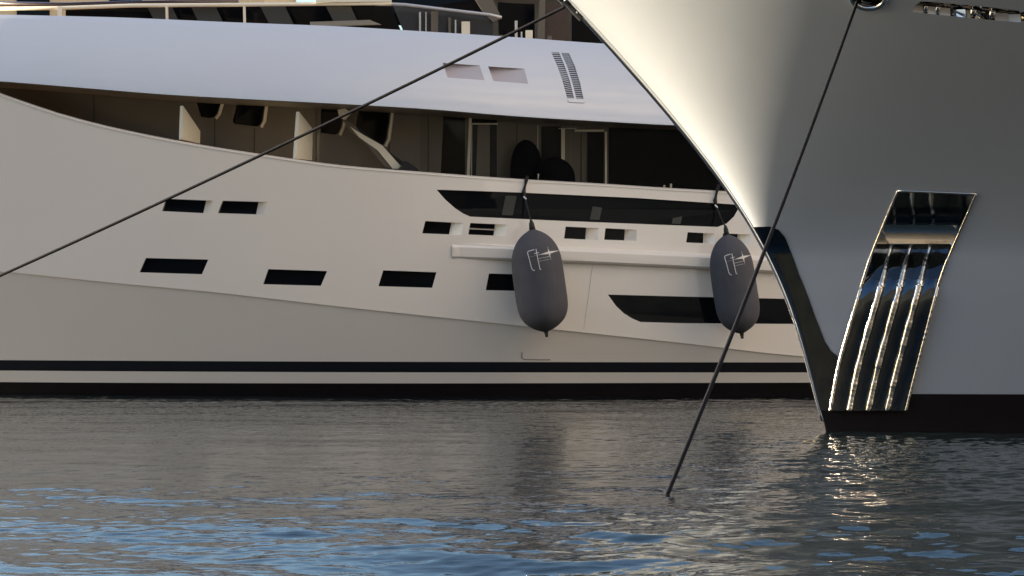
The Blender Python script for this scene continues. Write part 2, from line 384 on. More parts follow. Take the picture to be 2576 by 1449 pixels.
b.build('rubbing_strake', 'white_gelcoat', A)
# plating seams and a hatch outline
def seam(pts, S=SU, w=0.010, parent=A, name='seam', m='seam_sealant'):
    b = MB(); q = [P(*p, S, -0.003) for p in pts]; b.tube(q, w, 5); return b.build(name, m, parent)
seam([(1491, 664), (1486, 700), (1478, 760), (1468, 828)], w=0.003)
seam([(1313, 886), (1313, 899), (1318, 904), (1384, 905)], SL, 0.012, name='hatch_seam')


# overhanging deck moulding, with two recesses and two louvred vents
rec = [[(1114, 158), (1207, 165), (1219, 202), (1126, 195)], [(1228, 167), (1319, 173), (1329, 211), (1241, 204)]]
lou = [[(1387, 132), (1406, 132), (1420, 165), (1434, 206), (1444, 247), (1427, 247), (1414, 200), (1402, 166)],
       [(1412, 133), (1431, 134), (1446, 166), (1459, 208), (1468, 249), (1450, 248), (1440, 208), (1427, 167)]]
hb = [xz(h, SB) for h in rec + lou]
sheet('deck_moulding', [(x, brlo(x)) for x in xs] + [(x, crease(x)) for x in xs[::-1]], hb, P3(SB), 'sky_tinted_gelcoat', A)
sheet('deck_edge', [(x, crease(x)) for x in xs] + [(x, brtop(x)) for x in xs[::-1]], [], P3(SBT), 'sky_tinted_gelcoat', A, step=(0.5, 1))
for h in rec:
    TL, TR, BR, BL = [P(*q, SB) for q in h]; d = Vector((0, 0.22, 0))
    o = mesh('recess', [TL + d, TR, BR, BL + d], [(0, 1, 2, 3)], 'recess_shade_paint', A)
    mesh('recess_rim', [TL, TR, BR, BL, TL + d, BL + d], [(0, 1, 4), (3, 5, 2), (0, 4, 5, 3)], 'recess_shade_paint', o)
for h in lou:
    g = [P(*q, SB) for q in h]; n = len(g); d = Vector((0, 0.05, 0))
    o = mesh('louvre_vent', [p + d for p in g], [tuple(range(n))], 'black_paint', A)
    L = [h[0], h[7], h[6], h[5]]; R = [h[1], h[2], h[3], h[4]]; b = MB()
    fl = lambda pts, t: (np.interp(t, [0, .3, .65, 1], [p[0] for p in pts]), np.interp(t, [0, .3, .65, 1], [p[1] for p in pts]))
    for k in range(22):
        t = (k + 0.5) / 22
        a, c = fl(L, t), fl(R, t); pa, pc = P(*a, SB), P(*c, SB)
        for dz, dy in ((0.0, 0.0),):
            b.add([pa + Vector((0, 0.004, -0.012)), pc + Vector((0, 0.004, -0.012)), pc + Vector((0, 0.035, 0.016)), pa + Vector((0, 0.035, 0.016))], [(0, 1, 2, 3)])
    b.build('louvre_slats', 'louvre_metal', o)
b = MB(); b.tube([P(*q, SB, -0.002) for q in ((1428, 252), (1432, 257), (1468, 259), (1471, 256))], 0.008, 5); b.build('vent_drip_lip', 'louvre_metal', A)
# soffit under the moulding, top deck
WY = 1.75
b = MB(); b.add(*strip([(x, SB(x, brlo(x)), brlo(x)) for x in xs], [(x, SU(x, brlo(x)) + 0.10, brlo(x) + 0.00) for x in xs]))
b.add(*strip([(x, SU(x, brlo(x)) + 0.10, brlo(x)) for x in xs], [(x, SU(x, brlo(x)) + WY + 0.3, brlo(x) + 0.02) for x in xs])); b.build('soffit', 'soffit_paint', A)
td = MB(); xt = [x for x in xs if x > -19]
td.add(*strip([(x, SBT(x, brtop(x)), brtop(x)) for x in xt], [(x, max(CY, 2 * CY - SBT(x, brtop(x))), brtop(x)) for x in xt])); td.build('upper_deck', 'teak_deck', A)
# wall along the side deck
def SW(X, Z): return baseY(X) + WY - 0.03 * (Z - 4)
wins = [[(490, 240), (561, 240), (545, 287), (538, 294), (528, 297), (505, 294)], [(600, 245), (668, 245), (659, 305), (652, 316), (645, 318), (590, 312), (585, 306)],
        [(808, 252), (872, 252), (857, 322), (850, 336), (842, 339), (806, 334)], [(905, 262), (984, 268), (972, 350), (964, 364), (955, 366), (892, 330)],
        [(1116, 276), (1170, 276), (1170, 442), (1108, 440)]]
wall = [(x, DZ(x)) for x in xs] + [(x, brlo(x) + 0.15) for x in xs[::-1]]
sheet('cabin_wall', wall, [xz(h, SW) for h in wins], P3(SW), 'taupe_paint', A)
for i, h in enumerate(wins):
    g = [P(*q, SW) for q in h]; n = len(g); d = Vector((0, 0.10, 0)); w = [p + d for p in g]
    o = mesh('cabin_window', w, [tuple(range(n))], 'tinted_glass', A)
    v, f = strip(g, w, True); mesh('window_frame', v, f, 'taupe_paint', o)
    if i < 4:
        b = MB(); k = 1; e = [g[k] + Vector((0.05, -0.02, 0)), g[k + 1] + Vector((0.06, -0.02, 0)), g[k + 2] + Vector((0.05, -0.02, -0.04))]
        b.tube(e, 0.035, 6); b.build('frame_edge', 'cream_paint', o)
def bar(name, px0, px1, py0, py1, dy, th, m, parent=A, lean=0.0):
    a = [P(px0 + lean, py0, SW, dy), P(px1 + lean, py0, SW, dy), P(px1, py1, SW, dy), P(px0, py1, SW, dy)]
    return MB().prism(a, [p + Vector((0, th, 0)) for p in a]).build(name, m, parent)
for x0, y0, y1 in ((979, 268, 440), (1077, 280, 440), (540, 300, 375), (640, 322, 392), (795, 262, 410), (1300, 300, 455), (1462, 335, 465), (236, 232, 320)):
    b = MB(); b.tube([P(x0, y0, SW, -0.006), P(x0, y1, SW, -0.006)], 0.010, 5); b.build('panel_joint', 'black_paint', A)
# glazed doors and frames
dr = bar('glass_door', 1186, 1250, 300, 450, -0.05, 0.04, 'tinted_glass'); bar('door_jamb', 1174, 1181, 292, 450, -0.16, 0.09, 'cream_paint', dr, lean=6)
bar('door_jamb', 1185, 1187, 312, 450, -0.18, 0.05, 'louvre_metal', dr, lean=1); bar('door_jamb', 1197, 1211, 312, 450, -0.14, 0.08, 'taupe_paint', dr, lean=5)
bar('curtain', 1211, 1232, 314, 452, -0.10, 0.03, 'taupe_paint', dr); bar('door_head', 1187, 1252, 310, 313, -0.16, 0.08, 'cream_paint', dr)
dr = bar('glass_door', 1362, 1412, 318, 466, -0.05, 0.04, 'tinted_glass'); bar('door_jamb', 1352, 1354, 315, 462, -0.16, 0.05, 'louvre_metal', dr)
bar('door_jamb', 1412, 1421, 322, 468, -0.14, 0.08, 'cream_paint', dr); bar('door_head', 1405, 1450, 322, 324, -0.16, 0.06, 'louvre_metal', dr)
dr = bar('glass_door', 1478, 1518, 326, 474, -0.05, 0.04, 'tinted_glass'); bar('door_jamb', 1522, 1527, 331, 476, -0.20, 0.10, 'cream_paint', dr)
bar('door_head', 1446, 1520, 326, 331, -0.20, 0.08, 'cream_paint', dr)
bar('saloon_window', 1532, 2100, 322, 510, -0.05, 0.04, 'tinted_glass')
o = bar('light_strip', 1166, 1218, 288, 292, -0.60, 0.1, 'cream_paint')
for x in (1333 + 18, 1368): pass
for px, py0, py1 in ((1355, 437, 470), (1371, 439, 470), (1671, 466, 486), (1688, 462, 486)):
    b = MB(); b.tube([P(px, py0, SW, -1.4), P(px, py1, SW, -1.4)], 0.028, 8); b.build('stanchion', 'brushed_steel', A)
# leaning strut of the stairway and its dark covers
def slab(name, pts, dy, th, m, parent=A):
    a = [P(*q, SW, dy) for q in pts]; return MB().prism(a, [p + Vector((0, th, 0)) for p in a]).build(name, m, parent)
sg = slab('stair_stringer', [(862, 300), (890, 312), (905, 331), (960, 372), (1012, 424), (988, 426), (968, 418), (925, 365), (880, 330)], -0.75, 0.12, 'taupe_paint')
slab('stringer_edge', [(880, 318), (905, 334), (962, 366), (1008, 418), (1000, 427), (990, 427), (950, 378), (903, 345)], -0.80, 0.04, 'cream_paint', sg)
slab('handrail', [(862, 303), (868, 300), (905, 322), (992, 392), (1060, 436), (1040, 440), (1000, 408), (960, 372), (900, 328)], -0.70, 0.10, 'black_rubber', sg)
slab('stair_tread', [(990, 424), (1035, 425), (1045, 442), (985, 438)], -0.9, 0.3, 'black_rubber', sg)
slab('davit_arm', [(1018, 404), (1028, 408), (1050, 424), (1072, 448), (1026, 444), (1010, 415)], -1.0, 0.2, 'black_rubber')
slab('stringer_head', [(849, 276), (868, 273), (884, 285), (868, 300), (854, 297)], -0.85, 0.1, 'cream_paint', sg)
# two lit web frames joining bulwark and overhang
for pts in ([(461, 266), (504, 330), (503, 361), (458, 351)], [(753, 281), (787, 325), (785, 403), (745, 399)]):
    a = [P(*q, SU, 0.25 + (0.75 if q[0] in (504, 503, 787, 785) else 0.0)) for q in pts]
    MB().prism(a, [p + Vector((-0.07, 0.03, 0)) for p in a]).build('web_frame', 'cream_paint', A)
# tinted glass screens closing the side deck above the bulwark
gm = bpy.data.materials.new('screen_glass'); gm.use_nodes = True; gn = gm.node_tree.nodes; gk = gm.node_tree.links; gn.clear()
g1 = gn.new('ShaderNodeBsdfTransparent'); g1.inputs[0].default_value = (0.84, 0.83, 0.80, 1); g2 = gn.new('ShaderNodeBsdfGlossy'); g2.inputs['Roughness'].default_value = 0.02
g3 = gn.new('ShaderNodeFresnel'); g3.inputs[0].default_value = 1.10; g4 = gn.new('ShaderNodeMixShader'); g5 = gn.new('ShaderNodeOutputMaterial')
gk.new(g3.outputs[0], g4.inputs[0]); gk.new(g1.outputs[0], g4.inputs[1]); gk.new(g2.outputs[0], g4.inputs[2]); gk.new(g4.outputs[0], g5.inputs[0]); MAT['screen_glass'] = gm
gx = [1056, 1252, 1437, 1620, 1800, 2100]
for x0, x1 in zip(gx, gx[1:]):
    a = P(x0, 300, SU).x; c = P(x1, 330, SU).x - 0.02; xx = list(np.linspace(a, c, 5))
    q0 = [(x, SU(x, 4.8) + 0.22, bulw(x) - 0.02) for x in xx]; q1 = [(x, SU(x, 4.8) + 0.22, brlo(x) + 0.0) for x in xx]
    v, f = strip(q0, q1); mesh('glass_screen', v, f, 'screen_glass', A)
# dark rounded bodies added in place of the near bow's reflections in the glass
def cover(px0, px1, pt, pb, Y, label):
    a, c = P(px0, pb, SW, Y), P(px1, pb, SW, Y); t = P((px0 + px1) / 2, pt, SW, Y).z; w = (c.x - a.x) / 2; cx = (a.x + c.x) / 2; zb = DZ(cx)
    vs, fs = [], []; n = 20; zz = np.concatenate([np.linspace(0, 0.6, 5), 0.6 + 0.4 * np.sin(np.linspace(0.1, math.pi / 2, 14))])
    for q in zz:
        z = zb + (t - zb) * q; k = max(0.02, (1 - max(0, (q - 0.55) / 0.45) ** 2.2)) ** 0.5
        for j in range(n):
            an = 2 * math.pi * j / n; vs.append((cx + w * k * (0.97 + 0.03 * math.cos(3 * an)) * math.cos(an), a.y + 0.4 * k * math.sin(an), z))
    for i in range(len(zz) - 1):
        for j in range(n): fs.append((i * n + j, i * n + (j + 1) % n, (i + 1) * n + (j + 1) % n, (i + 1) * n + j))
    o = mesh('bow_reflection_body', vs, fs + [tuple((len(zz) - 1) * n + j for j in range(n))], 'reflection_dark', None, smooth=True)
    tag(o, label, 'chair', 'dark shapes standing in for bow reflections')
cover(1281, 1364, 352, 460, -0.75, 'taller dark rounded shape standing in for a bow reflection, left of the thin door post')
cover(1340, 1447, 396, 470, -1.15, 'lower dark rounded shape standing in for a bow reflection, right of the thin door post')

# deckhouse block, upper house, rail and windscreen
hb_ = MB(); hb_.box(-9.5, 22.5, 65.2, 69.0, 3.9, 6.0); hb_.box(-5, 22, 65.2, 68.0, 6.0, 8.2); hb_.build('deckhouse', 'taupe_paint', A)
def SR(X, Z): return baseY(X) + 1.35
def slabR(name, pts, dy, th, m, parent=A):
    a = [P(*q, SR, dy) for q in pts]; return MB().prism(a, [p + Vector((0, th, 0)) for p in a]).build(name, m, parent)
uh = MB(); uh.box(-2.4, 21, 65.3, 68.5, 7.3, 9.3); uh.box(-4.5, 22, 63.9, 69.0, 9.3, 9.5); uh.box(-1.5, 15, 64.6, 67.2, 9.5, 11.9); uh.build('upper_house', 'taupe_paint', A)
slabR('wheelhouse_window', [(900, -10), (1232, -10), (1236, 90), (1210, 90), (1000, 62), (960, 40)], 1.2, 0.1, 'tinted_glass')
slabR('upper_window', [(1290, 8), (1345, 10), (1345, 110), (1255, 110), (1252, 5)], 1.3, 0.1, 'tinted_glass')
slabR('upper_window', [(1380, 8), (1430, 14), (1430, 120), (1370, 120), (1370, 10)], 1.3, 0.1, 'mahogany')
slabR('upper_window', [(1438, -10), (1520, -10), (1620, 150), (1438, 120)], 1.3, 0.1, 'tinted_glass')
slabR('mullion', [(1358, -10), (1372, -10), (1370, 122), (1350, 122)], 0.9, 0.2, 'taupe_paint')
slabR('brace', [(1190, -10), (1235, -10), (1262, 45), (1240, 56), (1215, 30)], 0.4, 0.15, 'taupe_paint')
# windscreen of tinted panels
o = slabR('windscreen', [(165, 12), (980, 12), (1010, 80), (165, 60)], 0.30, 0.02, 'tinted_glass')
for x in (370, 480, 655, 820): slabR('screen_panel', [(x, 16), (x + 62, 16), (x + 84, 62), (x + 22, 60)], 0.28, 0.015, 'dim_panel', o)
slabR('windscreen', [(985, 4), (1240, 40), (1240, 110), (1015, 80)], 0.45, 0.02, 'black_paint')
for x0, x1 in ((416, 422), (611, 617), (144, 156)):
    slabR('rail_post', [(x0, 16), (x1, 16), (x1 + 1, 58), (x0 + 1, 58)], -0.12, 0.10, 'cream_paint')
b = MB(); b.tube([P(*q, SR, -0.05) for q in ((-60, 23), (160, 20), (330, 14), (600, 12), (985, 8))], 0.042, 8); b.build('handrail', 'cream_paint', A, smooth=True)
b = MB(); b.tube([P(*q, SR, 0.1) for q in ((-60, 8), (160, 12), (330, 7), (600, 4))], 0.05, 8); b.build('handrail', 'mahogany', A, smooth=True)
b = MB(); b.tube([P(*q, SR, -0.02) for q in ((900, 8), (1020, 12), (1120, 24), (1232, 37), (1262, 44))], 0.035, 8); b.build('handrail', 'louvre_metal', A, smooth=True)
for x0, x1, y0, y1, m in ((1054, 1059, 30, 82, 'brushed_steel'), (1070, 1073, 30, 82, 'brushed_steel'), (1084, 1102, 28, 92, 'taupe_paint'), (1128, 1134, 44, 98, 'taupe_paint'), (1144, 1148, 50, 98, 'brushed_steel'),
    (1161, 1182, 54, 102, 'cream_paint'), (1295, 1302, 52, 112, 'brushed_steel'), (1310, 1314, 80, 112, 'brushed_steel'), (1322, 1340, 76, 114, 'cream_paint'), (1254, 1266, 88, 108, 'taupe_paint'), (1377, 1388, 90, 118, 'taupe_paint')):
    slabR('stanchion' if m == 'brushed_steel' else 'locker', [(x0, y0), (x1, y0), (x1, y1), (x0, y1)], 0.15, 0.12, m)
slabR('sun_pad', [(780, 55), (930, 50), (960, 62), (820, 66), (780, 63)], 0.15, 0.1, 'soffit_paint')
slabR('awning_edge', [(795, -12), (985, -12), (985, 4), (795, 6)], -0.1, 0.06, 'cream_paint')

# ================================================================== YACHT B (in front, bow towards the left)
TH = math.radians(3.0); WX, WYB = 4.603, 42.11
dB = Vector((math.cos(TH), -math.sin(TH), 0)); nB = Vector((-math.sin(TH), -math.cos(TH), 0))
stem_px = [(2076, 1085), (2072, 1060), (2052, 990), (2031, 920), (2012, 850), (1987, 775), (1960, 700), (1930, 640), (1900, 582), (1864, 530), (1830, 478), (1795, 428), (1758, 380), (1727, 338), (1692, 296),
           (1655, 252), (1620, 212), (1575, 162), (1532, 115), (1483, 60), (1430, 4), (1385, -40), (1310, -110)]
pts = []
for px, py in stem_px:
    k = (px - W0 / 2) / F
    # WX - cos*e = k*(WYB + sin*e)
    e = (WX - k * WYB) / (math.cos(TH) + k * math.sin(TH)); Y = WYB + math.sin(TH) * e
    pts.append((CH - (py - HY) * Y / F, e))
zz, ee = np.array(pts).T
cf = np.polyfit(zz, ee, 6); ef0 = np.poly1d(cf); ZT = 6.75
def eF(z):
    if z < 0.05: return float(ef0(0.05))
    return float(ef0(z)) if z < 6.6 else float(ef0(6.6) + (z - 6.6) * ef0.deriv()(6.6))
def bB(u, z):
    ta = 0.03 + 0.27 * math.tanh(max(z, 0) / 3.5); Bm = 4.3 + 0.15 * z
    zr = max(0.0, z - 2.6) / 3.7; R = 0.03 + 0.05 * min(1, max(0, z) / 2) + 6.0 * zr ** 1.55
    return Bm * math.tanh(ta * u / Bm) + 0.62 * R * math.sqrt(1 - math.exp(-2 * u / R))
def PBs(t, z, off=0.0, side=1):
    t = max(t, 0); u = t * t
    p = Vector((WX, WYB, 0)) + dB * (u - eF(z)) + nB * (side * (bB(u, z) + off)); p.z = z
    return p
def hitB(px, py, off=0.0):
    """picture point -> (t, z) on the near side of the bow"""
    def f(Y):
        p = ray(px, py, Y); r = p - Vector((WX, WYB, 0)); u = r.x * dB.x + r.y * dB.y + eF(p.z); c = r.x * nB.x + r.y * nB.y
        return (c - off - bB(max(u, 0), p.z)) if u > 0 else 1.0, u, p.z
    y0 = 25.0
    while y0 < 50 and f(y0)[0] > 0: y0 += 0.05
    lo, hi = y0 - 0.05, y0
    for _ in range(30):
        m = (lo + hi) / 2
        if f(m)[0] > 0: lo = m
        else: hi = m
    _, u, z = f(hi); return math.sqrt(max(u, 0)), z
B = thing('motor_yacht', 'yacht in front with pearl grey flared bow, sunlit stem and polished stainless anchor chute', 'yacht')
P3B = lambda t, z: PBs(t, z)
def P3Bn(t, z):  # keeps the finite differences one-sided at the stem
    return PBs(abs(t), z) if t >= 0 else PBs(-t, z, side=-1)
# anchor chute outline (picture rows -> left and right edges)
vr = [480, 520, 573, 611, 640, 674, 708, 760, 828, 880, 929, 980, 1033]
chL = smooth_curve([(480, 2258), (573, 2219), (640, 2192), (708, 2170), (828, 2133), (929, 2106), (1033, 2087)])
chR = smooth_curve([(488, 2455), (573, 2418), (621, 2397), (674, 2375), (751, 2350), (857, 2322), (973, 2292), (1033, 2277)])
zboot = 0.555
TM = 4.7
tlist = [t for t in np.arange(0, TM + 0.01, 0.1)]
chute_hole = [hitB(chL(y), y) for y in (718, 640, 573, 520)] + [hitB(2258, 480), hitB(2320, 482), hitB(2390, 485), hitB(2455, 488)] + [hitB(chR(y), y) for y in (520, 573, 640, 718)]
slot_px = [(2297, 30), (2298, 22), (2304, 12), (2316, 4), (2330, 4), (2420, 11), (2500, 19), (2568, 26), (2580, 32), (2582, 42), (2576, 52), (2564, 56), (2480, 49), (2400, 41), (2340, 35)]
slot = [hitB(*q) for q in slot_px]
haw = [hitB(2186 + 42 * math.cos(a), -6 + 27 * math.sin(a)) for a in np.linspace(0, 2 * math.pi, 24, endpoint=False)]
hullB = [(t, zboot) for t in tlist] + [(t, ZT) for t in tlist[::-1]]
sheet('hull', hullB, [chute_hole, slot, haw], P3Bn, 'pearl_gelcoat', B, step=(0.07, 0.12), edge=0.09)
sheet('boot_top', [(t, -0.7) for t in tlist] + [(t, zboot) for t in tlist[::-1]], [], P3Bn, 'boot_top_black', B, step=(0.1, 0.2), edge=0.1)
fs_ = MB(); zr = list(np.linspace(-0.7, ZT, 40)); tl2 = tlist[::1]
vs = [PBs(t, z, 0, -1) for z in zr for t in tl2]; n = len(tl2)
fs_.add(vs, [(i * n + j, (i + 1) * n + j, (i + 1) * n + j + 1, i * n + j + 1) for i in range(len(zr) - 1) for j in range(n - 1)]); fs_.build('far_side', 'pearl_gelcoat', B, smooth=True)
b = MB(); b.add(*strip([PBs(t, ZT - 0.9, -0.1) for t in tlist], [PBs(t, ZT - 0.9, -0.1, -1) for t in tlist])); b.build('foredeck', 'teak_deck', B)
b = MB(); b.add([PBs(TM, -0.7), PBs(TM, -0.7, 0, -1), PBs(TM, ZT, 0, -1), PBs(TM, ZT)], [(0, 1, 2, 3)])
bx = MB(); c0 = Vector((WX, WYB, 0)) + dB * 12
b.prism([c0 + nB * 3 + Vector((0, 0, 6.1)), c0 + dB * 9 + nB * 3 + Vector((0, 0, 6.1)), c0 + dB * 9 + nB * 3 + Vector((0, 0, 9)), c0 + dB * 2 + nB * 3 + Vector((0, 0, 9))],
        [c0 - nB * 3 + Vector((0, 0, 6.1)), c0 + dB * 9 - nB * 3 + Vector((0, 0, 6.1)), c0 + dB * 9 - nB * 3 + Vector((0, 0, 9)), c0 + dB * 2 - nB * 3 + Vector((0, 0, 9))])
b.build('superstructure', 'pearl_gelcoat', B)
# polished stem bar
zs = list(np.linspace(0.15, ZT, 70))
b = MB(); b.tube([Vector((WX, WYB, z)) - dB * (eF(z) + 0.005) for z in zs], [0.022 + 0.02 * min(1, z / 5) for z in zs], 10, 0.06); b.build('stem_bar', 'polished_steel', B, smooth=True)
b = MB(); b.tube([PBs(0.06 + 0.10 * min(1, z / 5), z, 0.004) for z in zs], 0.010, 6); b.build('stem_moulding', 'pearl_gelcoat', B, smooth=True)
# stainless guard at the forefoot
gpx = [(1903, 571), (1935, 570), (1958, 578), (1975, 598), (1990, 635), (2010, 690), (2050, 795), (2075, 858), (2090, 882), (2108, 897)]
gtz = [hitB(*q) for q in gpx]; low = [hitB(chL(y) + 6, y) for y in (940, 990, 1033)]
zb_ = low[-1][1]; left = [(0.0, z) for z in np.linspace(zb_, gtz[0][1], 24)]
gp = gtz + low + left
P3g = lambda t, z: (PBs(abs(t), z, 0.012) if t >= 0 else PBs(-t, z, 0.012, -1))
sheet('stem_guard', gp, [], P3g, 'dark_reflect_steel', B, step=(0.05, 0.08), edge=0.06)
# anchor chute: recess at the top running out into a plate down to the waterline
prof = [(480, 0.0), (556, 0.50), (560, 0.54), (608, 0.44), (622, 0.37), (640, 0.30), (680, 0.14), (722, 0.0), (760, -0.06), (800, -0.075), (1040, -0.06)]
dp = smooth_curve(prof)
ys = list(np.concatenate([np.linspace(480, 556, 8), np.linspace(560, 730, 34), np.linspace(740, 1033, 48)])); ns = 41
V, VN = [], []
def chpt(s, y, extra=0.0):
    yl, yr_ = (y, y + 8 * max(0, (560 - y) / 80)) if y < 560 else (y, y)
    xl, xr = chL(yl), chR(yr_); q = (xl + (xr - xl) * s, yl + (yr_ - yl) * s)
    t, z = hitB(*q); p = PBs(t, z, 0.0); dpt = dp(y) + extra
    return p + Vector((0, 1, 0)) * (dpt if dpt > 0 else dpt)
for y in ys:
    for k in range(ns):
        s = k / (ns - 1); q = s * 4 % 1.0; rib = max(0, min(1, (y - 615) / 80))
        V.append(chpt(s, y, -0.022 * math.sin(math.pi * q) * rib))
def chpart(i0, i1, name, m, par):
    b = MB(); b.add(V[i0 * ns:(i1 + 1) * ns], [(i * ns + j, i * ns + j + 1, (i + 1) * ns + j + 1, (i + 1) * ns + j) for i in range(i1 - i0) for j in range(ns - 1)])
    return b.build(name, m, par, smooth=True)
i_r = min(range(len(ys)), key=lambda i: abs(ys[i] - 609))
ch = chpart(i_r, len(ys) - 1, 'anchor_chute', 'dark_reflect_steel', B); chpart(0, 7, 'pocket_ceiling', 'dark_reflect_steel', ch); chpart(7, i_r, 'pocket_back', 'polished_steel', ch)
b = MB()
for s in (0.0, 1.0):
    e0, e1 = [], []
    for y in ys[:60]:
        e0.append(chpt(s, y, -dp(y) if dp(y) > 0 else 0)); e1.append(chpt(s, y))
    b.add(*strip(e0, e1))
b.build('chute_side', 'polished_steel', ch)
for s in (0.25, 0.5, 0.75):
    yy = np.linspace(612, 1036, 150); b = MB()
    b.tube([chpt(s, min(y, 1033), -0.038) for y in yy], [(0.020 + 0.026 * min(1, (y - 612) / 80)) * (1 + 0.16 * math.sin(y / 11 + 7 * s) * math.sin(y / 29 + 20 * s)) for y in yy], 14, 0.05); b.build('chute_rib', 'rib_steel', ch, smooth=True)
for s in (0.0, 1.0):
    yy = np.linspace(480, 1036, 170); b = MB()
    b.tube([chpt(s, min(y, 1033), -max(dp(y), 0) - 0.012) for y in yy], [0.017 if y < 650 else 0.024 for y in yy], 10, 0.12); b.build('chute_rim', 'rib_steel', ch, smooth=True)
b = MB(); b.tube([chpt(s, 480, -0.01) for s in np.linspace(0, 1, 12)], 0.020, 10); b.build('chute_rim', 'brushed_steel', ch, smooth=True)
# hawse ring with its dark polished throat
hr = [PBs(*q, 0.01) for q in haw]; cen = sum(hr, Vector()) / len(hr)
rg = MB(); loop = hr + hr[:2]; rg.tube(loop, 0.045, 12); ring = rg.build('hawse_ring', 'polished_steel', B, smooth=True)
inn = [cen + (p - cen) * 0.75 + Vector((0.05, 0.45, 0.1)) for p in hr]; v, f = strip(hr, inn, True); mesh('hawse_throat', v, f + [tuple(range(len(hr), 2 * len(hr)))], 'polished_steel', ring, smooth=True)
# fairlead slot: polished lining and rollers
sp = [PBs(*q) for q in slot]; v, f = strip(sp, [p + Vector((0, 0.35, 0.0)) for p in sp], True)
sn = len(sp); so_ = mesh('fairlead_slot', v, f, 'polished_steel', B, smooth=False)
bk = [sp[i] + Vector((0, 0.35 - (sp[i].z - min(p.z for p in sp)) * 0.0, 0)) for i in range(sn)]
def slot_pt(px, py, d): t, z = hitB(px, py); return PBs(t, z) + Vector((0, d, 0))
tilt = []
for q in ((2285, 60, 0.20), (2600, 85, 0.20), (2600, 5, 0.42), (2285, -20, 0.42)): tilt.append(slot_pt(*q))
mesh('slot_plate', tilt, [(0, 1, 2, 3)], 'polished_steel', so_)  # mirror plate added, tilted up to bring sky into the slot
for (px, r_) in ((2334, 0.03), (2364, 0.03), (2454, 0.04), (2502, 0.04)):
    ym = 20 + (px - 2300) * 0.08; a = slot_pt(px, ym - 12, 0.14); c = slot_pt(px - 4, ym + 14, 0.14); b = MB(); b.tube([c, a], r_, 16); b.build('roller', 'polished_steel', so_, smooth=True)
for (x0, x1, dl, dr_, m) in ((2299, 2328, .04, .09, 'slot_glint_white'), (2338, 2360, .03, .07, 'slot_glint_white'), (2368, 2398, .04, .12, 'slot_glint_white'), (2402, 2436, .20, .10, 'polished_steel'), (2438, 2452, .05, .09, 'cream_paint'), (2456, 2496, .10, .22, 'polished_steel'), (2508, 2545, .05, .13, 'sky_tinted_gelcoat'), (2545, 2574, .12, .05, 'sky_tinted_gelcoat')):  # added pale and steel facets imitating bright sky and reflections in the slot
    ym = 20 + (x0 - 2300) * 0.09
    q = [slot_pt(x0, ym - 12, dl + 0.16), slot_pt(x1, ym - 11, dr_ + 0.16), slot_pt(x1 - 3, ym + 15, dr_), slot_pt(x0 - 3, ym + 13, dl)]
    MB().prism(q, [p + Vector((0, 0.03, 0)) for p in q]).build('slot_glint', m, so_)
# chock on the stem where the left rope starts
zc = CH + (HY - 14) * 42.3 / F; cs = Vector((WX, WYB, zc)) - dB * (eF(zc) + 0.02)
b = MB()
tdir = (Vector((WX, WYB, zc + 0.3)) - dB * eF(zc + 0.3) - (Vector((WX, WYB, zc - 0.3)) - dB * eF(zc - 0.3))).normalized()
b.tube([cs + tdir * 0.16 + nB * 0.05, cs + tdir * 0.15 - dB * 0.07, cs - tdir * 0.15 - dB * 0.07, cs - tdir * 0.16 + nB * 0.05], 0.035, 10)
b.tube([cs + tdir * 0.14 + nB * 0.10 + dB * 0.05, cs + tdir * 0.05 + nB * 0.12], 0.06, 12)
chk = b.build('stem_chock', 'polished_steel', B, smooth=True)
b = MB(); b.tube([cs - dB * 0.03 + tdir * 0.1, cs - dB * 0.03 - tdir * 0.28 + nB * 0.03], 0.05, 10); b.build('chock_pin', 'black_rubber', chk)

# ================================================================== mooring ropes
def rope(name, pts, r, label):
    P_ = [Vector(p) for p in pts]; out = []
    for i in range(len(P_) - 1):
        for k in range(12): out.append(P_[i].lerp(P_[i + 1], k / 12))
    b = MB(); b.tube(out + [P_[-1]], r, 10); o = b.build(name, 'navy_rope', None, smooth=True); return tag(o, label, 'rope', 'mooring ropes of the front yacht')
c0 = cs - dB * 0.05
e1 = ray(-420, 878, 50.0)
lr = []
for k in range(17):
    t = k / 16; p = c0.lerp(e1, t); p.z -= 0.42 * 4 * t * (1 - t) * 0.25; lr.append(p)
rope('mooring_rope', lr, 0.024, 'dark rope slanting across the white hull from the stem chock to the left edge')
hp = PBs(*hitB(2156, 4), 0.05); win = ray(1679, 1243, F * CH / (1243 - HY)); win.z = 0.0
rr = []
for k in range(13):
    t = k / 12; p = hp.lerp(win, t); p.z -= 0.10 * 4 * t * (1 - t); rr.append(p)
rr.append(rr[-1] + (rr[-1] - rr[-2]) * 0.25 - Vector((0, 0, 0.2)))
rope('mooring_rope', [hp + Vector((0.08, 0.30, 0.02))] + rr, 0.023, 'dark rope running steeply from the hawse ring down into the water')

